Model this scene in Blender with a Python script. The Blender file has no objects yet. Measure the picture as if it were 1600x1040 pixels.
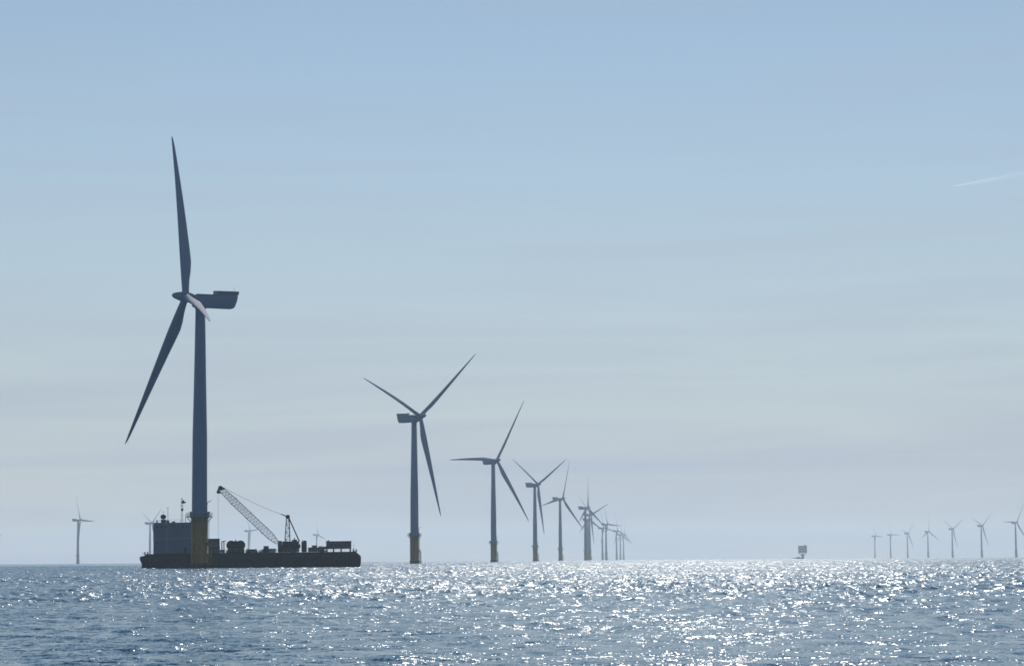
import bpy, bmesh, math, random
import numpy as np
from mathutils import Vector, Matrix

# ------------------------------------------------------------------ camera, sky, sun, exposure
S = bpy.context.scene
COL = S.collection
RE = 6371e3                      # earth radius: the sea is a curved sheet, far towers sink a little
CAM_H = 2.6
F_PX = 3900.0
PITCH = math.atan((875.4 - math.sqrt(2*CAM_H/RE)*F_PX - 520)/F_PX)
ROLL = math.atan(.0069)
fw = Vector((0, math.cos(PITCH), math.sin(PITCH)))
r0 = Vector((1, 0, 0)); u0 = r0.cross(fw)
cr, sr = math.cos(ROLL), math.sin(ROLL)
cx_, cy_ = r0*cr - u0*sr, u0*cr + r0*sr
cam = bpy.data.cameras.new('camera'); cam.sensor_width = 36; cam.lens = F_PX/1600*36
cam.clip_start = .5; cam.clip_end = 200000
co = bpy.data.objects.new('camera', cam); COL.objects.link(co)
m = Matrix((cx_, cy_, -fw)).transposed().to_4x4(); m.translation = (0, 0, CAM_H)
co.matrix_world = m
S.camera = co

SUN_AZ = 4.6                     # degrees to the right of straight ahead
SUN_EL = 33.0
SUN_E = 3.1
SKY_E = .085
S.view_settings.view_transform = 'Standard'; S.view_settings.look = 'None'
S.view_settings.exposure = -0.2; S.view_settings.gamma = 1
S.cycles.use_denoising = True; S.cycles.filter_width = 1.7; S.cycles.use_adaptive_sampling = False
S.cycles.max_bounces = 5; S.cycles.volume_bounces = 1
S.cycles.sample_clamp_direct = 11; S.cycles.sample_clamp_indirect = 4
S.cycles.caustics_reflective = False; S.cycles.caustics_refractive = False

world = bpy.data.worlds.new('World'); S.world = world; world.use_nodes = True
nt = world.node_tree; N = nt.nodes; L = nt.links
for n in list(N): N.remove(n)
out = N.new('ShaderNodeOutputWorld'); bg = N.new('ShaderNodeBackground'); sky = N.new('ShaderNodeTexSky')
sky.sky_type = 'NISHITA'; sky.sun_disc = False
sky.sun_elevation = math.radians(SUN_EL); sky.sun_rotation = math.radians(SUN_AZ)
sky.altitude = 0; sky.air_density = 1.1; sky.dust_density = 0.0; sky.ozone_density = 1.6
bg.inputs['Strength'].default_value = SKY_E
# thin high veils of cloud: stretched noise over the sky's own directions
tc = N.new('ShaderNodeTexCoord'); mp = N.new('ShaderNodeMapping')
mp.inputs['Scale'].default_value = (1.6, 1.6, 24); mp.inputs['Rotation'].default_value = (0, math.radians(3), 0)
no = N.new('ShaderNodeTexNoise'); no.inputs['Scale'].default_value = 2.6; no.inputs['Detail'].default_value = 5
no.inputs['Roughness'].default_value = .5; no.inputs['Distortion'].default_value = .6
rm = N.new('ShaderNodeValToRGB'); rm.color_ramp.elements[0].position = .42; rm.color_ramp.elements[1].position = .72
rm.color_ramp.elements[1].color = (.19, .19, .19, 1)
mx = N.new('ShaderNodeMix'); mx.data_type = 'RGBA'
mx.inputs[7].default_value = (5.55, 6.35, 7.8, 1)
L.new(tc.outputs['Generated'], mp.inputs[0]); L.new(mp.outputs[0], no.inputs['Vector'])
L.new(no.outputs['Fac'], rm.inputs[0])
# sea-level murk: the veil thickens towards the horizon
sp = N.new('ShaderNodeSeparateXYZ'); L.new(tc.outputs['Generated'], sp.inputs[0])
vr = N.new('ShaderNodeValToRGB'); vr.color_ramp.interpolation = 'B_SPLINE'
for i_, (p_, v_) in enumerate(((0, .85), (.09, .58), (.20, .14), (.6, .0))):
    e_ = vr.color_ramp.elements[i_] if i_ < 2 else vr.color_ramp.elements.new(p_)
    e_.position = p_; e_.color = (v_, v_, v_, 1)
L.new(sp.outputs['Z'], vr.inputs[0])
ms_ = N.new('ShaderNodeMath'); ms_.operation = 'ADD'; ms_.use_clamp = True
L.new(rm.outputs[0], ms_.inputs[0]); L.new(vr.outputs[0], ms_.inputs[1]); L.new(ms_.outputs[0], mx.inputs[0])
L.new(sky.outputs[0], mx.inputs[6]); L.new(mx.outputs[2], bg.inputs['Color'])
L.new(bg.outputs[0], out.inputs['Surface'])

sun = bpy.data.lights.new('sun', 'SUN'); sun.energy = SUN_E; sun.angle = math.radians(.53); sun.color = (1, .95, .88)
so = bpy.data.objects.new('sun', sun); COL.objects.link(so)
az, el = math.radians(SUN_AZ), math.radians(SUN_EL)
sd = Vector((math.sin(az)*math.cos(el), math.cos(az)*math.cos(el), math.sin(el)))
so.rotation_euler = sd.to_track_quat('Z', 'Y').to_euler(); so.location = (0, 0, 300)

# ------------------------------------------------------------------ materials
def mat(name, col, rough=.5, metal=0, var=.12, scale=.8, streak=1.0, bump=0.0):
    m = bpy.data.materials.new(name); m.use_nodes = True
    n = m.node_tree.nodes; l = m.node_tree.links; b = n['Principled BSDF']
    b.inputs['Roughness'].default_value = rough; b.inputs['Metallic'].default_value = metal
    t = n.new('ShaderNodeTexCoord'); mpp = n.new('ShaderNodeMapping'); mpp.inputs['Scale'].default_value = (1, 1, streak)
    x = n.new('ShaderNodeTexNoise'); x.inputs['Scale'].default_value = scale; x.inputs['Detail'].default_value = 6
    r = n.new('ShaderNodeValToRGB')
    r.color_ramp.elements[0].position = .3; r.color_ramp.elements[1].position = .7
    r.color_ramp.elements[0].color = tuple(c*(1-var) for c in col)+(1,)
    r.color_ramp.elements[1].color = tuple(min(1, c*(1+var)) for c in col)+(1,)
    l.new(t.outputs['Object'], mpp.inputs[0]); l.new(mpp.outputs[0], x.inputs['Vector'])
    l.new(x.outputs['Fac'], r.inputs[0]); l.new(r.outputs[0], b.inputs['Base Color'])
    if bump:
        bp = n.new('ShaderNodeBump'); bp.inputs['Strength'].default_value = bump
        l.new(x.outputs['Fac'], bp.inputs['Height']); l.new(bp.outputs[0], b.inputs['Normal'])
    return m
M = dict(
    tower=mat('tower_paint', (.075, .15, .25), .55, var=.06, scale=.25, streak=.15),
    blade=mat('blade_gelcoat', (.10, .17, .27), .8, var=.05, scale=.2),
    yellow=mat('yellow_paint', (.21, .13, .024), .5, var=.22, scale=.6, streak=.3),
    growth=mat('marine_growth', (.035, .04, .03), .8, var=.4, scale=2, bump=.4),
    steel=mat('galvanised_steel', (.22, .24, .26), .5, metal=.4, var=.2),
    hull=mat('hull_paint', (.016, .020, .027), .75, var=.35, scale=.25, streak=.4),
    rust=mat('rusty_red_paint', (.16, .045, .03), .7, var=.4),
    house=mat('deckhouse_paint', (.08, .12, .19), .5, var=.12, scale=.3, streak=.3),
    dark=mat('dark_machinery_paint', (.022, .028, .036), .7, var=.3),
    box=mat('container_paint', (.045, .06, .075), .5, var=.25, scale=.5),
    boom=mat('crane_boom_paint', (.30, .32, .36), .45, var=.1),
    glass=mat('window_glass', (.05, .065, .09), .25, var=.1),
    deck=mat('deck_plating', (.06, .065, .07), .7, var=.3, scale=.4),
    far=mat('substation_paint', (.40, .42, .50), .5, var=.1),
)

# ------------------------------------------------------------------ helpers
def tag(o, label=None, cat=None, group=None, kind=None):
    if label: o['label'] = label
    if cat: o['category'] = cat
    if group: o['group'] = group
    if kind: o['kind'] = kind
    return o
def empty(name, loc=(0, 0, 0), rz=0):
    o = bpy.data.objects.new(name, None); COL.objects.link(o); o.location = loc; o.rotation_euler = (0, 0, rz)
    o.empty_display_size = 2
    return o
class MB:
    def __init__(s): s.b = bmesh.new()
    def box(s, x0, x1, y0, y1, z0, z1, bev=0, mtx=None):
        r = bmesh.ops.create_cube(s.b, size=1)
        vs = r['verts']
        bmesh.ops.scale(s.b, vec=(x1-x0, y1-y0, z1-z0), verts=vs)
        bmesh.ops.translate(s.b, vec=((x0+x1)/2, (y0+y1)/2, (z0+z1)/2), verts=vs)
        if mtx: bmesh.ops.transform(s.b, matrix=mtx, verts=vs)
        if bev:
            es = list({e for v in vs for e in v.link_edges})
            bmesh.ops.bevel(s.b, geom=es, offset=bev, segments=2, affect='EDGES', profile=.5)
        return s
    def tube(s, pts, rad, n=8, cap=True):
        """tube through points, radius constant or one per point"""
        P = [Vector(p) for p in pts]
        R = rad if isinstance(rad, (list, tuple)) else [rad]*len(P)
        rings = []; ref = None
        for i, p in enumerate(P):
            d = (P[min(i+1, len(P)-1)]-P[max(i-1, 0)]).normalized()
            if ref is None: ref = d.orthogonal().normalized()
            a = (ref - d*ref.dot(d)).normalized(); ref = a; b = d.cross(a)
            rings.append([s.b.verts.new(p+(a*math.cos(t)+b*math.sin(t))*R[i]) for t in [2*math.pi*k/n for k in range(n)]])
        for q, w in zip(rings, rings[1:]):
            for k in range(n):
                f = s.b.faces.new((q[k], q[(k+1) % n], w[(k+1) % n], w[k])); f.smooth = n >= 8
        if cap:
            s.b.faces.new(rings[0][::-1]); s.b.faces.new(rings[-1])
        return s
    def prism(s, poly, y0, y1):
        """polygon in x,z extruded along y"""
        a = [s.b.verts.new((x, y0, z)) for x, z in poly]; b = [s.b.verts.new((x, y1, z)) for x, z in poly]
        s.b.faces.new(a); s.b.faces.new(b[::-1])
        k = len(poly)
        for i in range(k): s.b.faces.new((a[(i+1) % k], a[i], b[i], b[(i+1) % k]))
        return s
    def build(s, name, material, parent=None, loc=None):
        bmesh.ops.recalc_face_normals(s.b, faces=s.b.faces)
        me = bpy.data.meshes.new(name); s.b.to_mesh(me); s.b.free(); me.materials.append(material)
        o = bpy.data.objects.new(name, me); COL.objects.link(o)
        if parent: o.parent = parent
        if loc: o.location = loc
        return o

# ------------------------------------------------------------------ the sea: one curved sheet out to beyond the horizon
def build_sea():
    rng = np.random.RandomState(11)
    az = np.concatenate([np.radians(np.arange(-180, -26, 3.0)), np.radians(np.arange(-26, -13.5, .10)),
                         np.radians(np.arange(-13.5, 13.5, .0265)), np.radians(np.arange(13.5, 26, .10)),
                         np.radians(np.arange(26, 180, 3.0))])
    r = [0.5, 4, 8, 14, 20, 26, 31, 35, 38, 41]; q = 44.0
    while q < 13000:
        r.append(q); q += min(max(.15, q*.0034), .75) if q < 1500 else q*.016
    r = np.array(r)
    RR, AA = np.meshgrid(r, az, indexing='ij')
    X = RR*np.sin(AA); Y = RR*np.cos(AA)
    Z = np.zeros_like(X); DX = np.zeros_like(X); DY = np.zeros_like(X)
    step = np.gradient(r)[:, None]
    br = np.clip((Y-85)/110, 0, 1); br = br*br*(3-2*br)      # breeze line: choppier beyond
    lam = 10**rng.uniform(math.log10(.5), math.log10(11), 120)
    for l in lam:
        th = math.radians(255 + rng.normal(0, 58))       # travelling towards the camera and a little to the left
        k = 2*math.pi/l
        slope = .0165 * (1 if l < 1.6 else .62 if l < 4 else .36)
        a = slope/k
        res = np.maximum(step*abs(math.sin(th)), r[:, None]*.00046*abs(math.cos(th)))     # grid spacing met along the wave
        fade = np.clip((l/res-2.6)/2.4, 0, 1)
        rows = np.nonzero(fade[:, 0] > 0)[0]
        if not len(rows): continue
        sl = slice(rows[0], rows[-1]+1)
        ph = k*(X[sl]*math.cos(th)+Y[sl]*math.sin(th))+rng.uniform(0, 6.28)
        s_, c_ = np.sin(ph), np.cos(ph); f = fade[sl]*a*(1+(3.1 if l < 3.2 else 2.0 if l < 6 else .9)*br[sl])
        Z[sl] += f*s_
        DX[sl] += .8*f*c_*math.cos(th); DY[sl] += .8*f*c_*math.sin(th)
    # groups: some patches of sea are livelier than others
    g = 1+.28*np.sin(X*.045+1.3*np.sin(Y*.021)+2)*np.sin(Y*.032+.8*np.sin(X*.03))
    Z *= g
    X = X+DX*g; Y = Y+DY*g
    Z = Z-RR**2/(2*RE)
    nr, na = X.shape
    co_ = np.stack([X, Y, Z], -1).reshape(-1, 3).astype(np.float32)
    i = np.arange(nr-1)[:, None]*na; j = np.arange(na)[None, :]; j2 = (j+1) % na
    quads = np.stack([i+j, i+na+j, i+na+j2, i+j2], -1).reshape(-1, 4)
    ntri = quads.shape[0]
    me = bpy.data.meshes.new('water')
    me.vertices.add(len(co_)); me.vertices.foreach_set('co', co_.ravel())
    me.loops.add(ntri*4); me.loops.foreach_set('vertex_index', quads.astype(np.int32).ravel())
    me.polygons.add(ntri); me.polygons.foreach_set('loop_start', np.arange(0, ntri*4, 4, dtype=np.int32))
    me.polygons.foreach_set('use_smooth', np.ones(ntri, dtype=bool))
    me.update(); me.validate()
    if me.polygons[len(me.polygons)//2].normal.z < 0: me.flip_normals()
    o = bpy.data.objects.new('water', me); COL.objects.link(o)
    tag(o, 'wind-rippled blue sea sparkling with sun glints all the way to the horizon', 'water', kind='structure')
    mt = bpy.data.materials.new('sea_water'); mt.use_nodes = True; me.materials.append(mt)
    n = mt.node_tree.nodes; l = mt.node_tree.links; b = n['Principled BSDF']
    b.inputs['IOR'].default_value = 1.333; b.inputs['Roughness'].default_value = WATER_ROUGH
    b.inputs['Base Color'].default_value = (.014, .115, .195, 1)
    geo = n.new('ShaderNodeNewGeometry')
    # ripple slopes: the colour of world-space noise read directly as a surface slope, several sizes
    acc = None
    for sc, am, st in RIPPLES:
        mpp = n.new('ShaderNodeMapping'); mpp.inputs['Scale'].default_value = (1, st, 1); mpp.inputs['Rotation'].default_value = (0, 0, math.radians(20*am))
        x = n.new('ShaderNodeTexNoise'); x.noise_dimensions = '2D'; x.inputs['Scale'].default_value = sc; x.inputs['Detail'].default_value = 2.0
        x.inputs['Roughness'].default_value = .6
        sub = n.new('ShaderNodeVectorMath'); sub.operation = 'SUBTRACT'; sub.inputs[1].default_value = (.5, .5, 0)
        mu = n.new('ShaderNodeVectorMath'); mu.operation = 'MULTIPLY'; mu.inputs[1].default_value = (am, am*1.15, 0)
        l.new(geo.outputs['Position'], mpp.inputs[0]); l.new(mpp.outputs[0], x.inputs['Vector'])
        l.new(x.outputs['Color'], sub.inputs[0]); l.new(sub.outputs[0], mu.inputs[0])
        if acc is None: acc = mu.outputs[0]
        else:
            ad = n.new('ShaderNodeVectorMath'); ad.operation = 'ADD'; l.new(acc, ad.inputs[0]); l.new(mu.outputs[0], ad.inputs[1]); acc = ad.outputs[0]
    # gust patches: the wind roughens some areas of the sea more than others
    gx = n.new('ShaderNodeTexNoise'); gx.noise_dimensions = '2D'; gx.inputs['Scale'].default_value = .011; gx.inputs['Detail'].default_value = 4
    gm = n.new('ShaderNodeMapRange'); gm.inputs[1].default_value = .35; gm.inputs[2].default_value = .65; gm.inputs[3].default_value = .72; gm.inputs[4].default_value = 1.2
    # a breeze line about 130 m out: calmer water on the near side, choppier beyond
    sy = n.new('ShaderNodeSeparateXYZ'); l.new(geo.outputs['Position'], sy.inputs[0])
    wob = n.new('ShaderNodeMath'); wob.operation = 'MULTIPLY_ADD'; wob.inputs[1].default_value = 140; l.new(gx.outputs['Fac'], wob.inputs[0]); l.new(sy.outputs['Y'], wob.inputs[2])
    bz = n.new('ShaderNodeMapRange'); bz.interpolation_type = 'SMOOTHSTEP'
    for i_, v_ in enumerate((120, 300, .72, .75)): bz.inputs[i_+1].default_value = v_
    l.new(wob.outputs[0], bz.inputs[0])
    pr = n.new('ShaderNodeMath'); pr.operation = 'MULTIPLY'
    ro = n.new('ShaderNodeMapRange')                      # the choppier water is also rougher
    for i_, v_ in enumerate((120, 330, .10, .165)): ro.inputs[i_+1].default_value = v_
    l.new(wob.outputs[0], ro.inputs[0]); l.new(ro.outputs[0], b.inputs['Roughness'])
    sc_ = n.new('ShaderNodeVectorMath'); sc_.operation = 'SCALE'
    l.new(geo.outputs['Position'], gx.inputs['Vector']); l.new(gx.outputs['Fac'], gm.inputs[0])
    l.new(gm.outputs[0], pr.inputs[0]); l.new(bz.outputs[0], pr.inputs[1]); l.new(acc, sc_.inputs[0]); l.new(pr.outputs[0], sc_.inputs['Scale'])
    ad = n.new('ShaderNodeVectorMath'); ad.operation = 'ADD'; nm = n.new('ShaderNodeVectorMath'); nm.operation = 'NORMALIZE'
    l.new(geo.outputs['Normal'], ad.inputs[0]); l.new(sc_.outputs[0], ad.inputs[1])
    l.new(ad.outputs[0], nm.inputs[0]); l.new(nm.outputs[0], b.inputs['Normal'])
    return o
WATER_ROUGH = .10
RIPPLES = [(7.5, 1.05, 1.0), (2.2, .95, 1.15), (.35, .60, 1.7), (.07, .30, 2.2)]    # scale, slope, stretch
build_sea()

# ------------------------------------------------------------------ wind turbines
TILT = math.radians(6)
BR = 60.0
STAT = [(0, 2.4, 1.0), (1.5, 2.4, 1.0), (3.2, 2.4, .97), (6.5, 2.9, .72), (10, 3.6, .46), (13.4, 4.0, .34), (18, 3.75, .29), (24, 3.3, .25), (30, 2.9, .23),
        (36, 2.45, .21), (42, 2.0, .2), (47, 1.62, .19), (52, 1.25, .18), (56, .95, .17), (58.6, .62, .17), (59.7, .3, .2), (60, .1, .3)]
def blade_mesh(pitch, edge, flap, n=18):
    """span +Z, upwind +X, tangent +Y; trailing edge turned to -Y (working) or -X (feathered)"""
    b = bmesh.new(); rings = []
    for r, c, t in STAT:
        tw = math.radians(pitch) + math.radians(11)*(1-r/BR)**2
        ux, uy = -math.sin(tw), -math.cos(tw)             # towards trailing edge
        q = .85*(r/BR)+.15*(r/BR)**3
        ox, oy = flap*q, math.radians(edge)*r*(r/BR)
        blend = min(1, max(0, (r-2.5)/9))
        pa = .5*(1-blend)+.30*blend                       # pitch axis position along chord
        ring = []
        for k in range(n):
            a = 2*math.pi*k/n
            xc = .5-.5*math.cos(a)                        # 0 leading .. 1 trailing
            if math.sin(a) == 0: yt = 0
            circ = .5*math.sin(a)
            foil = (5*t*(.2969*math.sqrt(max(xc, 0))-.126*xc-.3516*xc**2+.2843*xc**3-.1015*xc**4))*(1.15 if math.sin(a) > 0 else -.85)
            yv = (circ*t*(1-blend)+foil*blend) if r > 3 else circ
            s = (xc-pa)*c; w = yv*c
            ring.append(b.verts.new((ox+ux*s-uy*w, oy+uy*s+ux*w, r)))
        rings.append(ring)
    for p, q in zip(rings, rings[1:]):
        for k in range(n):
            f = b.faces.new((p[k], p[(k+1) % n], q[(k+1) % n], q[k])); f.smooth = True
    b.faces.new(rings[0][::-1]); b.faces.new(rings[-1])
    bmesh.ops.recalc_face_normals(b, faces=b.faces)
    me = bpy.data.meshes.new('blade'); b.to_mesh(me); b.free(); me.materials.append(M['blade'])
    return me

def make_turbine():
    root = empty('wind_turbine')
    # foundation: yellow transition piece with flared foot
    MB().tube([(0, 0, -7), (0, 0, 1.6), (0, 0, 1.9), (0, 0, 16.6), (0, 0, 17)], [2.95, 2.95, 2.8, 2.8, 2.9], 40).build('transition_piece', M['yellow'], root)
    MB().tube([(0, 0, -7), (0, 0, .9), (0, 0, 1.7), (0, 0, 1.8)], [3.0, 3.02, 3.0, 2.97], 40).build('marine_growth', M['growth'], root)
    bl = MB()
    for k in (0, 1):
        for dx in (-.9, .9):
            c = Vector((3.9, dx, 0)) if k == 0 else Vector((dx, -3.9, 0))
            i = Vector((2.7, dx, 0)) if k == 0 else Vector((dx, -2.7, 0))
            bl.tube([c+Vector((0, 0, -3)), c+Vector((0, 0, 7.2)), i+Vector((0, 0, 8.4))], .22, 8)
            for z in (1.2, 4.2, 6.6): bl.tube([c+Vector((0, 0, z)), i+Vector((0, 0, z))], .13, 6)
        p = Vector((3.4, 0, 0)) if k == 0 else Vector((0, -3.4, 0)); t = Vector((0, .3, 0)) if k == 0 else Vector((.3, 0, 0))
        for sg in (-1, 1): bl.tube([p+t*sg+Vector((0, 0, -1)), p+t*sg+Vector((0, 0, 17))], .05, 5)
        for q in range(44): bl.tube([p-t+Vector((0, 0, -.6+q*.4)), p+t+Vector((0, 0, -.6+q*.4))], .025, 4)
    bl.box(2.7, 4.6, -1.2, 1.2, 8.5, 8.7)
    bl.build('boat_landing', M['yellow'], root)
    pf = MB()
    pf.tube([(0, 0, 17.0), (0, 0, 17.02), (0, 0, 17.35)], [3.2, 4.35, 4.35], 40)
    for k in range(12):
        a = 2*math.pi*k/12; c, s = math.cos(a), math.sin(a)
        pf.tube([(2.75*c, 2.75*s, 15.2), (4.2*c, 4.2*s, 17.0)], .12, 6)
    plat = pf.build('platform', M['steel'], root)
    rl = MB()
    for k in range(24):
        a = 2*math.pi*k/24; rl.tube([(4.25*math.cos(a), 4.25*math.sin(a), 17.3), (4.25*math.cos(a), 4.25*math.sin(a), 18.5)], .045, 5)
    for z in (17.7, 18.1, 18.5):
        rl.tube([(4.25*math.cos(2*math.pi*k/48), 4.25*math.sin(2*math.pi*k/48), z) for k in range(49)], .04, 5, cap=False)
    for a in (0.2, 2.5, 4.4):
        rl.box(3.0*math.cos(a)-.5, 3.0*math.cos(a)+.5, 3.2*math.sin(a)-.4, 3.2*math.sin(a)+.4, 17.36, 18.9, .05)
    rl.build('railing', M['steel'], plat)
    MB().tube([(3.1, -.8, 17.3), (3.1, -.8, 21.2), (3.5, -.9, 22.0), (4.9, -1.2, 22.5)], [.16, .15, .13, .09], 8).build('davit_crane', M['steel'], root)
    tz = [17.35, 18, 30, 44, 44.15, 58, 72, 72.15, 87.3]
    tr = [2.62, 2.55, 2.5, 2.42, 2.42, 2.12, 1.86, 1.86, 1.62]
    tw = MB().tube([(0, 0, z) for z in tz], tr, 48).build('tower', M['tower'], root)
    MB().box(-.5, .5, -2.72, -2.45, 17.5, 19.7, .08).build('door', M['steel'], tw)
    # nacelle along +X (upwind): x -12.6 .. 2.6
    na = MB().prism([(-11.0, 87.0), (1.9, 87.2), (2.5, 87.8), (2.5, 91.0), (1.6, 91.6), (-12.6, 91.5), (-12.2, 89.6), (-11.5, 87.6)], -2.0, 2.0)
    es = [e for e in na.b.edges]
    bmesh.ops.bevel(na.b, geom=es, offset=.22, segments=3, affect='EDGES', profile=.5)
    for f in na.b.faces: f.smooth = True
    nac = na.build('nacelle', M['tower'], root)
    MB().tube([(0, 0, 86.6), (0, 0, 87.3)], 1.85, 32).build('yaw_collar', M['steel'], root)
    hp = MB()
    hp.box(-12.7, -5.6, -1.95, 1.95, 91.62, 91.74)
    hp.box(-12.75, -5.6, -2.0, -1.93, 91.75, 92.75); hp.box(-12.75, -5.6, 1.93, 2.0, 91.75, 92.75)
    hp.box(-12.82, -12.75, -2.0, 2.0, 91.75, 92.75)
    for k in range(9):
        for y in (-2.04, 2.04): hp.tube([(-12.6+k*.87, y, 91.55), (-12.6+k*.87, y, 92.85)], .05, 5)
    hp.build('hoist_platform', M['house'], nac)
    MB().box(-5.9, -4.6, -1.0, 1.0, 91.65, 92.9, .1).build('cooler', M['steel'], nac)
    MB().tube([(-12.0, -1.2, 92), (-12.0, -1.2, 94.4)], .05, 5).build('wind_vane', M['steel'], nac)
    # rotor
    nx = Vector((math.cos(TILT), 0, math.sin(TILT))); up = Vector((-math.sin(TILT), 0, math.cos(TILT)))
    hc = Vector((5.0*math.cos(TILT), 0, 90+5.0*math.sin(TILT)))
    hs = [(-2.5, 1.35), (-1.7, 1.6), (-.6, 1.72), (.6, 1.72), (1.6, 1.6), (2.8, 1.32), (3.9, .98), (4.6, .58), (4.85, .15)]
    hb = MB().tube([hc+nx*a for a, _ in hs], [r for _, r in hs], 32)
    for k in range(3): pass
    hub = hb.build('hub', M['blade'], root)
    return root
PROTO = make_turbine()

def copy_tree(o, parent=None):
    c = o.copy(); COL.objects.link(c); c.parent = parent
    for ch in [x for x in bpy.data.objects if x.parent == o]: copy_tree(ch, c)
    return c
# (x, y, z, yaw, rotor azimuth, per-blade (edge, flap), pitch, landing side, label)
G1 = 'wind turbines of the long row running away to the horizon'
G2 = 'wind turbines far beyond the barge'
G3 = 'small far wind turbines on the right of the horizon'
D0 = [(0, 6.0)]*3
TB = [
 (-104.5, 833.3, -.06, 202.0, 18, [(0, 6.5), (6.0, 7.0), (-2.0, 6.0)], 88, G1, 'huge dark nearest wind turbine on a yellow base in front of the crane barge'),
 (-61.0, 1544.2, -.19, 321.0, 69, [(3.0, 9.0), (-2.0, 3.5), (1.5, 9.5)], 22, G1, 'second largest wind turbine, standing alone just right of the barge, blades in a wide Y'),
 (-17.7, 2241.4, -.39, 312.0, 90, [(2.0, 7.0), (-4.0, 6.5), (1.0, 9.5)], 22, G1, 'third largest wind turbine, one blade pointing level to the left'),
 (25.7, 2966.1, -.69, 321.0, 60, [(1.5, 6.0), (-1.5, 4.0), (1.0, 6.5)], 22, G1, 'fourth wind turbine of the row, lower blade close to its tower'),
 (68.7, 3667.6, -1.06, 322.5, 101, [(.5, 5.0), (-.5, 4.0), (1.5, 6.5)], 22, G1, 'fifth wind turbine of the row, short blade to the left, long one up'),
 (124.4, 4318.8, -1.47, 333.0, 116, D0, 22, G1, 'front one of the overlapping cluster of towers, one blade pointing straight up'),
 (152.1, 5002.7, -1.97, 322.5, 52, D0, 22, G1, 'turbine close behind the cluster front tower, its blades spread in a Y'),
 (164.7, 5553.4, -2.42, 324.0, 0, D0, 22, G1, 'rearmost turbine of the overlapping cluster, rotor hidden among the nearer towers'),
 (233.7, 6318.3, -3.14, 330.0, 25, D0, 22, G1, 'taller and right-hand tower of the faint pair right of the overlapping cluster'),
 (250.8, 7064.4, -3.92, 330.0, 21, D0, 22, G1, 'lower and left-hand tower of the faint pair right of the overlapping cluster'),
 (319.7, 7774.2, -4.75, 330.0, 14, D0, 22, G1, 'faint tower standing alone between the two faint pairs at the end of the row'),
 (376.8, 8838.3, -6.14, 330.0, 118, D0, 22, G1, 'last but one faint turbine at the far right end of the row'),
 (402.0, 9153.6, -6.59, 330.0, 116, D0, 22, G1, 'last and smallest faint turbine at the far right end of the row'),
 (-1088.1, 5106.1, -2.14, 330.0, 116, D0, 22, G2, 'turbine cut off by the left edge with only a blade tip in view'),
 (-901.3, 5182.6, -2.17, 346.5, 27, D0, 22, G2, 'far turbine alone on the left, one blade up and one level to the right'),
 (-822.3, 5665.9, -2.57, 340.5, 68, D0, 22, G2, 'far turbine just left of the barge deckhouse, blades in a small Y'),
 (-756.9, 7158.3, -4.07, 342.0, 35, D0, 22, G2, 'far turbine seen under the white crane boom'),
 (-649.7, 8262.0, -5.39, 342.0, 13, D0, 22, G2, 'faint far turbine seen right of the crane frame above the barge deck'),
 (1309.9, 6531.5, -3.48, 307.5, 90, D0, 22, G3, 'largest of the far right turbines, beside the right edge'),
 (1333.4, 7136.3, -4.14, 313.5, 70, D0, 22, G3, 'second far turbine from the right edge, blades in a tilted Y'),
 (1378.2, 7866.9, -5.01, 312.0, 63, D0, 22, G3, 'third far turbine from the right edge, blades in an even Y'),
 (1416.2, 8559.2, -5.91, 312.0, 116, D0, 22, G3, 'fourth far turbine from the right edge, one blade straight up like a propeller'),
 (1439.4, 9152.6, -6.74, 318.0, 77, D0, 22, G3, 'fifth far turbine from the right edge, third from the substation side'),
 (1442.2, 9583.9, -7.37, 319.5, 29, D0, 22, G3, 'faint far turbine, second to the right of the substation'),
 (1450.4, 10057.9, -8.1, 327.0, 26, D0, 22, G3, 'faintest far turbine, first to the right of the substation'),
]
cache = {}
for i, (x, y, z, yaw, ph, dev, pitch, grp, lab) in enumerate(TB):
    t = PROTO if i == 0 else copy_tree(PROTO)
    t.location = (x, y, z); t.rotation_euler = (0, 0, math.radians(yaw))
    # foundation is not turned with the rotor: keep the landing towards the same side on every turbine
    for ch in [c for c in bpy.data.objects if c.parent == t and c.name.split('.')[0] in ('boat_landing', 'davit_crane')]:
        ch.rotation_euler = (0, 0, math.radians(-yaw-18))
    tag(t, lab, 'wind turbine', grp)
BLADES = []
for t, (x, y, z, yaw, ph, dev, pitch, grp, lab) in zip([o for o in COL.objects if o.name.startswith('wind_turbine') and not o.parent], TB):
    nx = Vector((math.cos(TILT), 0, math.sin(TILT))); up = Vector((-math.sin(TILT), 0, math.cos(TILT))); v = nx.cross(up)
    hc = Vector((5.0*math.cos(TILT), 0, 90+5.0*math.sin(TILT)))
    for k in range(3):
        key = (pitch,)+tuple(dev[k])
        if key not in cache: cache[key] = blade_mesh(pitch, *dev[k])
        a = math.radians(ph+120*k)
        rad = up*math.cos(a)+v*math.sin(a); tan = -up*math.sin(a)+v*math.cos(a)
        # local X = upwind, Y = tangent, Z = span
        mt = Matrix((nx, tan, rad)).transposed()
        o = bpy.data.objects.new('blade', cache[key]); COL.objects.link(o); o.parent = t
        o.matrix_local = Matrix.Translation(hc) @ mt.to_4x4() @ Matrix.Scale({1544.2: 1.045, 2241.4: 1.03}.get(y, 1), 4, (0, 0, 1))

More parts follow.
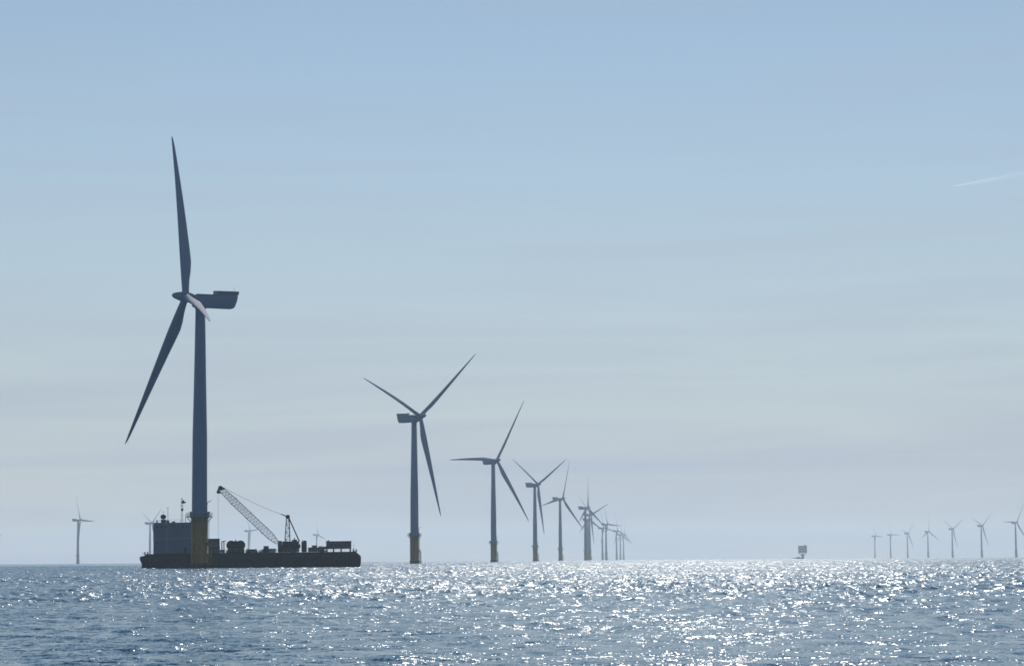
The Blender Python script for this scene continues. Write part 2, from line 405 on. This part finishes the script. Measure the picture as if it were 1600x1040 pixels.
# ------------------------------------------------------------------ the crane barge and what stands on it
PX = 4.483
BD = 872.0
az = math.atan((391-800)/F_PX)
BPOS = Vector((BD*math.sin(az), BD*math.cos(az), 0))
BROT = Matrix.Rotation(-az, 4, 'Z') @ Matrix.Rotation(-ROLL, 4, 'Y')
BASEY = 887.6
def lx(px): return (px-391)/PX
def lz(py): return (BASEY-py)/PX
def bthing(name, label, cat, group=None, px=391, y=0, py=BASEY):
    """a thing on the barge, its empty at its own base; parts are built in barge coordinates shifted by that base"""
    o = empty(name); base = Vector((lx(px), y, lz(py)))
    o.matrix_world = Matrix.Translation(BPOS) @ BROT @ Matrix.Translation(base)
    tag(o, label, cat, group); o['_b'] = list(base)
    return o
def fin(mb, name, material, parent, root=None):
    b = Vector((root or parent)['_b'])
    bmesh.ops.translate(mb.b, vec=-b, verts=mb.b.verts)
    return mb.build(name, material, parent)

barge = bthing('crane_barge', 'long low dark barge carrying a crane behind the nearest turbine', 'barge')
hu = MB()
prof = [(lx(229), -1.2), (lx(225.5), .6), (lx(224.5), lz(872)), (lx(222), lz(869.5)), (lx(224), lz(867.5)), (lx(233), lz(866.8)), (lx(236), lz(864.5)), (lx(260), lz(864.2)),
        (lx(552), lz(864.8)), (lx(559.5), lz(871)), (lx(560.5), lz(874)), (lx(560), lz(883)), (lx(557), -1.2)]
hu.prism(prof, -9, 9)
bmesh.ops.bevel(hu.b, geom=[e for e in hu.b.edges if abs(e.verts[0].co.y-e.verts[1].co.y) < .01], offset=.5, segments=2, affect='EDGES')
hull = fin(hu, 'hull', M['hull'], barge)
f = MB()
for k in range(40):
    x = lx(238)+k*1.78
    if k % 4 == 0: f.tube([(x, -9.25, .5), (x, -9.25, 4.3)], .28, 8)
f.box(lx(234), lx(552), -9.22, -9.0, 3.6, 3.95); f.box(lx(234), lx(552), -9.22, -9.0, 1.2, 1.5)
fin(f, 'rubbing_strake', M['dark'], barge)
b_ = MB(); b_.box(lx(221.5), lx(225.5), -4, 4, lz(871.5), lz(868.5), .2); fin(b_, 'bow_fender', M['rust'], barge)
rl = MB()
def rail(mb, x0, x1, y, z, h=1.1, st=1.6):
    n = max(1, int((x1-x0)/st))
    for k in range(n+1): mb.tube([(x0+(x1-x0)*k/n, y, z), (x0+(x1-x0)*k/n, y, z+h)], .04, 4)
    for q in (.5, 1): mb.tube([(x0, y, z+h*q), (x1, y, z+h*q)], .035, 4)
zd = lz(864.4)
rail(rl, lx(237), lx(398), -8.6, zd); rail(rl, lx(440), lx(550), -8.6, zd); rail(rl, lx(226), lx(234), -7, lz(867))
fin(rl, 'railing', M['steel'], barge)
for px in (232, 300, 352, 402, 456, 500, 551):
    bo = MB(); bo.box(lx(px)-.8, lx(px)+.8, -8.35, -7.85, zd-.2, zd+.06)
    for d in (-.5, .5): bo.tube([(lx(px)+d, -8.1, zd-.2), (lx(px)+d, -8.1, zd+.75)], .22, 8)
    fin(bo, 'bollard', M['dark'], barge)
for px in (246, 290, 345, 392, 440, 488, 530):
    tyre = MB(); c = Vector((lx(px), -9.55, 2.3)); tyre.tube([c+Vector((.75*math.cos(a), 0, .75*math.sin(a))) for a in [2*math.pi*k/16 for k in range(17)]], .28, 8, cap=False); fin(tyre, 'tyre_fender', M['dark'], barge)

# deckhouse (fixed part of the barge)
dh = MB(); dh.box(lx(242.5), lx(301), -6.5, 6.5, zd, lz(841), .12); dh.box(lx(242.3), lx(300.7), -6.2, 6.2, lz(841), lz(817.2), .15)
house = fin(dh, 'deckhouse', M['house'], barge)
tr_ = MB()
tr_.box(lx(241.8), lx(301.4), -6.65, 6.65, lz(841.6), lz(840.6)); tr_.box(lx(241.8), lx(301.2), -6.45, 6.45, lz(817.6), lz(816.6)); tr_.box(lx(262), lx(263.4), -6.6, -6.3, lz(863), lz(818))
rail(tr_, lx(243), lx(300), -6.2, lz(816.6), 1.0)
fin(tr_, 'deck_edge', M['steel'], house, barge)
for row, zz in enumerate((823.5, 829.5, 847)):
    for k in range(8):
        px = 247+k*6.4
        if row == 1 or (row*8+k) % 5 == 3: continue
        w = MB(); yy = -6.25 if row < 2 else -6.55
        w.box(lx(px), lx(px)+.8, yy-.03, yy+.1, lz(zz)-.35, lz(zz)+.35); fin(w, 'window', M['glass'], house, barge)
d_ = MB(); d_.box(lx(289), lx(293), -6.56, -6.4, zd+.05, zd+2.1); fin(d_, 'door', M['dark'], house, barge)
zr = lz(816.6)
ms = MB(); ms.tube([(lx(257), -2, zr), (lx(257), -2, lz(798))], [.12, .05], 6); ms.box(lx(253.5), lx(261.5), -3, -1, zr, lz(811.5), .2)
ms.tube([(lx(257), -2, lz(811)), (lx(257), -2, lz(809)), (lx(257), -2, lz(805.5)), (lx(257), -2, lz(803.5))], [.5, .95, .95, .3], 14)
fin(ms, 'satellite_dome', M['dark'], barge)
ms = MB(); ms.tube([(lx(263.7), 1, zr), (lx(263.7), 1, lz(793))], .08, 6); ms.tube([(lx(261), 1, lz(793.5)), (lx(265), 1, lz(793))], .05, 5); ms.box(lx(261.5), lx(265.5), .4, 1.6, zr, lz(812.5), .1)
fin(ms, 'aerial', M['dark'], barge); ms = MB(); ms.tube([(lx(247), 0, zr), (lx(247), 0, lz(812.5))], .25, 8); fin(ms, 'exhaust_pipe', M['dark'], barge); ms = MB(); ms.box(lx(270), lx(275), -1, 1, zr, lz(814.5), .1)
fin(ms, 'roof_locker', M['dark'], barge)
ms = MB()
for dx in (-.28, .28): ms.tube([(lx(285.3)+dx, 0, zr), (lx(285.3)+dx*.5, 0, lz(778))], .07, 6)
for k in range(9): ms.tube([(lx(285.3)-.26, 0, zr+.5+k*.85), (lx(285.3)+.26, 0, zr+.9+k*.85)], .035, 4)
ms.box(lx(284.5), lx(291.5), -.3, .3, lz(786.5), lz(784.3), .08); ms.tube([(lx(287.5), 0, lz(787)), (lx(287.5), 0, lz(782))], .35, 8)
ms.box(lx(284), lx(287.5), -.5, .5, lz(798.5), lz(794.5), .1); ms.tube([(lx(291), .5, zr), (lx(291), .5, lz(803))], .09, 6)
ms.tube([(lx(282), 0, lz(790.5)), (lx(289), 0, lz(790.5))], .05, 5)
fin(ms, 'radar_mast', M['dark'], barge)

# crane: pedestal, cab, boom, A-frame, cables
crane = bthing('deck_crane', 'crawler crane on the barge deck with a pale lattice boom raised to the left', 'crane', px=449, y=0, py=864.4)
cb = MB(); cb.box(lx(433), lx(466), -3.4, -2.3, zd+.02, lz(858.2), .3); cb.box(lx(433), lx(466), 2.3, 3.4, zd+.02, lz(858.2), .3); cb.box(lx(438), lx(461), -2.3, 2.3, lz(861.5), lz(858.5))
tracks = fin(cb, 'crawler_tracks', M['dark'], crane)
ch = MB(); ch.box(lx(433), lx(468), -2.3, 2.3, lz(858.3), lz(852), .2); ch.box(lx(440), lx(466), -2.0, 2.0, lz(852), lz(847.5), .25)
ch.box(lx(455), lx(463), -1.2, 1.2, lz(847.5), lz(845), .2); ch.tube([(lx(459), .4, lz(846)), (lx(459), .4, lz(842))], .18, 8)
fin(ch, 'machinery_house', M['dark'], crane)
cc = MB(); cc.box(lx(433), lx(439.5), -3.6, -2.35, lz(857.5), lz(846.5), .2); cab = fin(cc, 'cab', M['box'], crane)
g_ = MB(); g_.box(lx(434), lx(438.6), -3.64, -3.58, lz(853.5), lz(848)); fin(g_, 'cab_window', M['glass'], cab, crane)
A = Vector((lx(433), 0, lz(850))); B = Vector((lx(346), 0, lz(766)))
dd = (B-A).normalized(); nn = Vector((-dd.z, 0, dd.x))
if nn.z < 0: nn = -nn
Lb = (B-A).length
def bw(t):      # half depth of the boom in the boom plane / half width
    if t < .13: return .55+(1.2-.55)*t/.13
    if t > .80: return 1.2-(1.2-.8)*(t-.80)/.20
    return 1.2
bm_ = MB(); NB = 44
def bp(t, s, w): return A+dd*(Lb*t)+nn*(bw(t)*s)+Vector((0, 1, 0))*(bw(t)*.8*w)
for s in (-1, 1):
    for w in (-1, 1): bm_.tube([bp(t, s, w) for t in (0, .06, .13, .3, .5, .7, .8, .9, 1)], .12, 6)
for k in range(NB):
    t0, t1 = k/NB, (k+1)/NB
    q = 1 if k % 2 else -1
    for w in (-1, 1): bm_.tube([bp(t0, q, w), bp(t1, -q, w)], .056, 5)
    for s in (-1, 1): bm_.tube([bp(t0, s, q), bp(t1, s, -q)], .056, 5)
    for w in (-1, 1): bm_.tube([bp(t0, 1, w), bp(t0, -1, w)], .045, 5)
boom = fin(bm_, 'boom', M['boom'], crane)
jm = MB()
for t in (.24, .52, .78):
    for s in (-1, 1):
        for w in (-1, 1): c = bp(t, s, w); jm.tube([c-dd*.35, c+dd*.35], .18, 8)
fin(jm, 'boom_joints', M['steel'], boom, crane)
hd = MB()
for w in (-.55, 0, .55):
    for (a, b, r) in ((.2, .15, .85), (-.2, -1.3, .6)):
        c = B+dd*(a+.3)+nn*b+Vector((0, w, 0)); hd.tube([c-Vector((0, .14, 0)), c+Vector((0, .14, 0))], r, 16)
hd.tube([B-dd*.7+nn*1.0+Vector((0, -.75, 0)), B+dd*1.1+nn*.2+Vector((0, -.75, 0)), B+dd*.4-nn*1.6+Vector((0, -.75, 0)), B-dd*.7-nn*.9+Vector((0, -.75, 0))], .3, 8)
hd.tube([B-dd*.7+nn*1.0+Vector((0, .75, 0)), B+dd*1.1+nn*.2+Vector((0, .75, 0)), B+dd*.4-nn*1.6+Vector((0, .75, 0)), B-dd*.7-nn*.9+Vector((0, .75, 0))], .3, 8)
fin(hd, 'boom_head', M['dark'], crane)
T = Vector((lx(448.7), 0, lz(809.5)))
af = MB()
for w in (-1, 1):
    y = Vector((0, w, 0))
    af.tube([Vector((lx(443.8), 0, lz(851)))+y*1.5, T+y*.6+Vector((-.45, 0, 0))], .15, 6); af.tube([Vector((lx(452), 0, lz(851)))+y*1.5, T+y*.6+Vector((.45, 0, 0))], .15, 6)
    for k in range(7):
        t0, t1 = k/7, (k+1)/7
        def fp(t, side): return Vector((lx(443.8), 0, lz(851))).lerp(T+Vector((-.45, 0, 0)), t)+y*(1.5-.9*t) if side else Vector((lx(452), 0, lz(851))).lerp(T+Vector((.45, 0, 0)), t)+y*(1.5-.9*t)
        af.tube([fp(t0, k % 2), fp(t1, 1-k % 2)], .09, 5); af.tube([fp(t1, 0), fp(t1, 1)], .08, 5)
    af.tube([Vector((lx(466.5), 0, lz(848)))+y*1.4, T+y*.5+Vector((.3, 0, -.2))], .2, 6)
for w in (-.5, 0, .5): af.tube([T+Vector((0, w-.12, 0)), T+Vector((0, w+.12, 0))], .75, 14)
fin(af, 'gantry', M['dark'], crane)
cbl = MB()
def sag(p, q, s, r, n=14): return [p.lerp(q, k/n)-Vector((0, 0, s*4*(k/n)*(1-k/n))) for k in range(n+1)], r
for w in (-.5, .5):
    pts, r = sag(T+Vector((-.4, w, .2)), B+nn*1.0+Vector((0, w, 0)), .55, .055); cbl.tube(pts, r, 5)
cbl.tube([T+Vector((-.3, 0, .1)), T.lerp(B+nn, .11)+Vector((0, 0, -.1))], [.25, .16], 6)
fin(cbl, 'pendant_cables', M['steel'], crane)
hk = MB(); hx = lx(341.2)
hk.tube([(hx, .15, lz(770)), (hx, .15, lz(852))], .045, 5); hk.tube([(hx, -.15, lz(770)), (hx, -.15, lz(852))], .045, 5)
fin(hk, 'hoist_rope', M['steel'], crane)
hb_ = MB(); hb_.box(hx-.35, hx+.35, -.3, .3, lz(855), lz(851.5), .1); hb_.tube([(hx, 0, lz(855)), (hx, 0, lz(857)), (hx+.3, 0, lz(858.2)), (hx+.55, 0, lz(857))], .09, 6)
fin(hb_, 'hook_block', M['dark'], crane)

# cargo and gear on deck: each its own thing
def container(px0, px1, py0, py1, y0, y1, label, material='box', name='shipping_container', group='containers on the barge deck'):
    t = bthing(name, label, 'container', group, px=(px0+px1)/2, y=(y0+y1)/2, py=py1)
    b = MB(); b.box(lx(px0), lx(px1), y0, y1, lz(py1)+.01, lz(py0), .04)
    n = int((lx(px1)-lx(px0))/.35)
    for k in range(n):
        x = lx(px0)+.15+k*(lx(px1)-lx(px0)-.3)/n; b.box(x, x+.14, y0-.045, y0-.005, lz(py1)+.2, lz(py0)-.15)
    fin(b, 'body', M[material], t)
    fr = MB()
    for x in (lx(px0), lx(px1)):
        for y in (y0, y1): fr.box(x-.08, x+.08, y-.09, y+.09, lz(py1)+.01, lz(py0)+.04)
    fin(fr, 'frame', M['dark'], t)
    return t
container(326, 343.2, 853, 864.4, -3.0, -.5, 'lower dark container just right of the yellow turbine base')
container(325, 343, 841.8, 852.9, -3.0, -.5, 'upper dark container stacked just right of the yellow turbine base')
container(480, 504, 857.4, 864.4, -5.2, -2.8, 'low dark container on deck between the crane and the right cabin')

w = bthing('deck_winch', 'big dark rounded anchor winch on deck left of the crane boom', 'winch', px=368, y=-2, py=864.4)
b = MB(); b.box(lx(355), lx(381.5), -4, 0, zd+.01, lz(858.5), .12); fin(b, 'bed_frame', M['dark'], w)
for c0 in (361, 375.5):
    b = MB(); c = Vector((lx(c0), 0, lz(852.5)))
    for y, r in ((-3.6, 1.62), (-3.35, 1.62), (-3.3, 1.2), (-.7, 1.2), (-.65, 1.62), (-.4, 1.62)): pass
    b.tube([c+Vector((0, y, 0)) for y in (-3.6, -3.34, -3.33, -.67, -.66, -.4)], [1.65, 1.65, 1.25, 1.25, 1.65, 1.65], 20); fin(b, 'drum', M['dark'], w)
b = MB(); b.box(lx(365), lx(371.5), -3, -1, lz(858.4), lz(846), .15); b.tube([(lx(368), -2, lz(847)), (lx(368), -2, lz(843.5))], .16, 8); fin(b, 'motor', M['dark'], w)

v = bthing('vent_post', 'pair of thin deck vent posts between the container stack and the winch', 'vent', px=348.5, y=-3, py=864.4)
b = MB()
for px, py in ((346.8, 846.5), (350, 846)): b.tube([(lx(px), -3, zd), (lx(px), -3, lz(py)), (lx(px)+.35, -3, lz(py)+.15), (lx(px)+.55, -3, lz(py)-.2)], .17, 7)
fin(b, 'pipes', M['dark'], v)

p = bthing('plate_stack', 'low flat stack of steel plates on deck left of the crane', 'steel plates', px=418, y=-2, py=864.4)
b = MB(); rnd = random.Random(4); z = zd+.01
for k in range(7):
    h = lz(858.4)-zd; o_ = rnd.uniform(-.5, .5); b.box(lx(404+k*.7)+o_, lx(431)+rnd.uniform(-.4, .2), -5+rnd.uniform(-.2, .2), 1, z, z+h/7-.03); z += h/7
fin(b, 'plates', M['dark'], p)

g = bthing('generator_set', 'small dark generator box standing beside the crane counterweight', 'generator', px=474, y=-2, py=864.4)
b = MB(); b.box(lx(469.5), lx(477.6), -3, -1, zd+.01, lz(848), .15); b.box(lx(472), lx(477.2), -2.6, -1.4, lz(848), lz(846.4), .15); fin(b, 'housing', M['dark'], g)
b = MB(); b.tube([(lx(471), -1.5, lz(848)), (lx(471), -1.5, lz(845.2))], .12, 6); fin(b, 'exhaust_pipe', M['steel'], g)

s = bthing('anchor_windlass', 'small windlass on deck just left of the raised right cabin', 'windlass', px=505, y=-5, py=864.4)
b = MB(); b.box(lx(500), lx(509), -6.3, -5.2, zd+.01, zd+.5, .05); fin(b, 'bed', M['dark'], s)
b = MB(); c = Vector((lx(504.5), -5.8, lz(858.5))); b.tube([c+Vector((-.9, 0, 0)), c+Vector((-.7, 0, 0)), c+Vector((-.68, 0, 0)), c+Vector((.68, 0, 0)), c+Vector((.7, 0, 0)), c+Vector((.9, 0, 0))], [.85, .85, .5, .5, .85, .85], 14); fin(b, 'drum', M['dark'], s)

k_ = bthing('deck_cabin', 'long dark cabin raised on legs at the right end of the barge', 'cabin', px=527, y=-2, py=864.8)
b = MB(); b.box(lx(508), lx(546.3), -4.5, 1, lz(860.2), lz(849.2), .1); b.box(lx(506.8), lx(547), -4.7, 1.2, lz(849.2), lz(848.2), .05); b.box(lx(509.8), lx(512.5), -2, -1, lz(848.2), lz(846.4), .1)
body = fin(b, 'cabin_body', M['box'], k_)
for px in (513, 520, 527, 534, 541):
    b = MB(); b.box(lx(px), lx(px)+.8, -4.54, -4.45, lz(856.2), lz(852.6)); fin(b, 'window', M['glass'], body, k_)
for px in (509, 519, 531, 545):
    for y in (-4.2, .7):
        b = MB(); b.box(lx(px)-.16, lx(px)+.16, y-.16, y+.16, zd-.1, lz(860.2)); fin(b, 'leg', M['dark'], k_)
pb = bthing('pipe_bundle', 'low bundle of dark pipes on deck under the pale crane boom', 'pipes', px=393, y=-4, py=864.4)
b = MB()
for q_, (yy, zz) in enumerate(((-5.2, .32), (-4.5, .32), (-3.8, .32), (-4.85, .92), (-4.15, .92))):
    b.tube([(lx(383+q_*.4), yy, zd+zz), (lx(402-q_*.5), yy, zd+zz)], .31, 10)
fin(b, 'pipes', M['dark'], pb)
b = MB()
for px in (386, 399): b.box(lx(px)-.1, lx(px)+.1, -5.7, -5.56, zd+.01, zd+1.5); b.box(lx(px)-.1, lx(px)+.1, -3.44, -3.3, zd+.01, zd+1.5)
fin(b, 'rack_posts', M['steel'], pb)
for px0, px1, py0, yy, lab in ((344, 351.5, 859.6, -5.5, 'low dark gear crate at the foot of the vent posts'),
                              (411, 419, 854.6, 3, 'dark gear crate standing behind the plate stack left of the crane'),
                              (486, 494, 854.6, 2, 'dark gear crate showing above the low container between crane and right cabin'),
                              (496.5, 501, 856, 3, 'small dark gear crate left of the windlass and right cabin')):
    gc = bthing('gear_crate', lab, 'crate', 'gear crates on the barge deck', px=(px0+px1)/2, y=yy, py=864.4)
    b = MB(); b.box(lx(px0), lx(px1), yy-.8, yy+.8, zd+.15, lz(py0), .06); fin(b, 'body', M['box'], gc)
    b = MB()
    for x_ in (lx(px0)+.2, lx(px1)-.2): b.box(x_-.12, x_+.12, yy-.75, yy+.75, zd+.01, zd+.148)
    b.box(lx(px0)-.06, lx(px1)+.06, yy-.86, yy+.86, lz(py0)+.003, lz(py0)+.1); fin(b, 'lid_and_skids', M['dark'], gc)
f_ = bthing('flag_pole', 'thin bare pole at the right end of the barge beyond the cabin', 'pole', px=550.5, y=-3, py=864.8)
b = MB(); b.tube([(lx(550.5), -3, zd-.15), (lx(550.5), -3, lz(851.5))], [.07, .04], 6); b.tube([(lx(550.5), -3, zd-.15), (lx(550.5), -3, zd+.2)], .18, 8); fin(b, 'pole', M['steel'], f_)

# ------------------------------------------------------------------ offshore substation, boat, buoy
def at(px, d, z=0):
    a = math.atan((px-800)/F_PX); return Vector((d*math.sin(a), d*math.cos(a), z-d*d/(2*RE))), -a
loc, a = at(1250, 6200)
sub = empty('offshore_substation', loc, a); tag(sub, 'boxy blue-grey substation on a single stem far out near the small turbines on the right', 'substation')
MB().tube([(0, 0, -6), (0, 0, 12.5)], 3.2, 24).build('monopile', M['yellow'], sub)
b = MB()
for sx in (-1, 1):
    for sy in (-1, 1): b.tube([(1.8*sx, 1.8*sy, 6.5), (8.5*sx, 7*sy, 14)], .8, 10)
b.build('support_brace', M['far'], sub)
b = MB(); b.box(-12, 11, -9, 9, 14, 15.2, .2); b.box(-10.5, 10.5, -8, 8, 15.2, 20, .2); b.box(-11.6, 11.2, -8.6, 8.6, 20, 20.7, .1); b.box(-10.8, 10.8, -8.2, 8.2, 20.7, 26, .2); b.box(-11.6, 11.2, -8.6, 8.6, 26, 26.7); b.box(-10.6, 10.9, -8, 8, 26.7, 32, .2)
tp = b.build('topside', M['far'], sub)
b = MB()
for zz in (16.4, 22, 28):
    for k in range(6): b.box(-9.2+k*3.4, -7.2+k*3.4, -8.75, -8.0, zz, zz+2.4)
b.build('louvre_panels', M['dark'], tp)
MB().tube([(6, 0, 32), (6, 0, 34), (3, -2, 36.5)], [.5, .4, .25], 8).box(5, 8, -2, 2, 32, 34.2, .2).build('deck_crane', M['dark'], sub)
MB().tube([(-10, 0, 32), (-10, 0, 37)], [.3, .12], 6).build('aerial', M['dark'], sub)

loc, a = at(1243.5, 5600)
bt = empty('service_boat', loc, a); tag(bt, 'tiny dark low boat on the horizon just left of the substation stem', 'boat')
MB().prism([(-10.5, -.8), (9, -.8), (12, 1.9), (11.4, 2.3), (-11.5, 2.1), (-11.8, 1.2)], -3, 3).build('hull', M['dark'], bt)
b = MB(); b.box(-4, 3.5, -2.2, 2.2, 2.2, 4.3, .4); wh = b.build('wheelhouse', M['house'], bt)
b = MB(); b.box(-2.8, 2.6, -2.26, -2.15, 3.1, 3.8); b.build('window', M['glass'], wh)
MB().tube([(-1, 0, 4.3), (-1, 0, 7.2)], [.12, .05], 6).build('mast', M['steel'], bt)

# ------------------------------------------------------------------ contrail high above the haze
cm = bpy.data.materials.new('ice_trail'); cm.use_nodes = True
n = cm.node_tree.nodes; l = cm.node_tree.links; b = n.new('ShaderNodeBsdfTranslucent'); b.inputs['Color'].default_value = (.95, .95, .95, 1)
t_ = n.new('ShaderNodeTexCoord'); x = n.new('ShaderNodeTexNoise'); x.inputs['Scale'].default_value = .0009; x.inputs['Detail'].default_value = 4
r_ = n.new('ShaderNodeMapRange'); r_.inputs[1].default_value = .35; r_.inputs[2].default_value = .7; r_.inputs[3].default_value = .03; r_.inputs[4].default_value = .13
tr = n.new('ShaderNodeBsdfTransparent'); mxs = n.new('ShaderNodeMixShader')
l.new(t_.outputs['Object'], x.inputs['Vector']); l.new(x.outputs['Fac'], r_.inputs[0]); l.new(r_.outputs[0], mxs.inputs[0])
l.new(tr.outputs[0], mxs.inputs[1]); l.new(b.outputs[0], mxs.inputs[2]); l.new(mxs.outputs[0], n['Material Output'].inputs[0])
P0 = Vector((9762, 54544, 8099)); P1 = Vector((11925, 54061, 8436))
pts = [P0.lerp(P1, k/24) for k in range(25)]
o = MB().tube(pts, [25+75*min(1, k/16)*(.85+.15*math.sin(k*2.3)) for k in range(25)], 10).build('contrail', cm)
tag(o, 'thin faint white contrail high in the sky near the right edge', 'contrail')

# ------------------------------------------------------------------ sea haze
HAZE = 6.8e-5
hz = MB().box(-12500, 12500, -12500, 13200, -20, 165).build('haze', None) if False else None
me = bpy.data.meshes.new('haze'); bmz = bmesh.new(); bmesh.ops.create_cube(bmz, size=1); bmz.to_mesh(me); bmz.free()
hz = bpy.data.objects.new('haze', me); COL.objects.link(hz); hz.scale = (28000, 28000, 185); hz.location = (0, 0, 165-92.5)
hm = bpy.data.materials.new('sea_haze'); hm.use_nodes = True; n = hm.node_tree.nodes; l = hm.node_tree.links
for q in list(n):
    if q.type != 'OUTPUT_MATERIAL': n.remove(q)
pv = n.new('ShaderNodeVolumePrincipled'); pv.inputs['Color'].default_value = (.74, .88, 1.0, 1); pv.inputs['Density'].default_value = HAZE; pv.inputs['Anisotropy'].default_value = .45
l.new(pv.outputs[0], [q for q in n if q.type == 'OUTPUT_MATERIAL'][0].inputs['Volume'])
me.materials.append(hm); tag(hz, 'thin pale sea haze over the whole wind farm', 'haze', kind='stuff')
for o in bpy.data.objects:
    if '_b' in o: del o['_b']
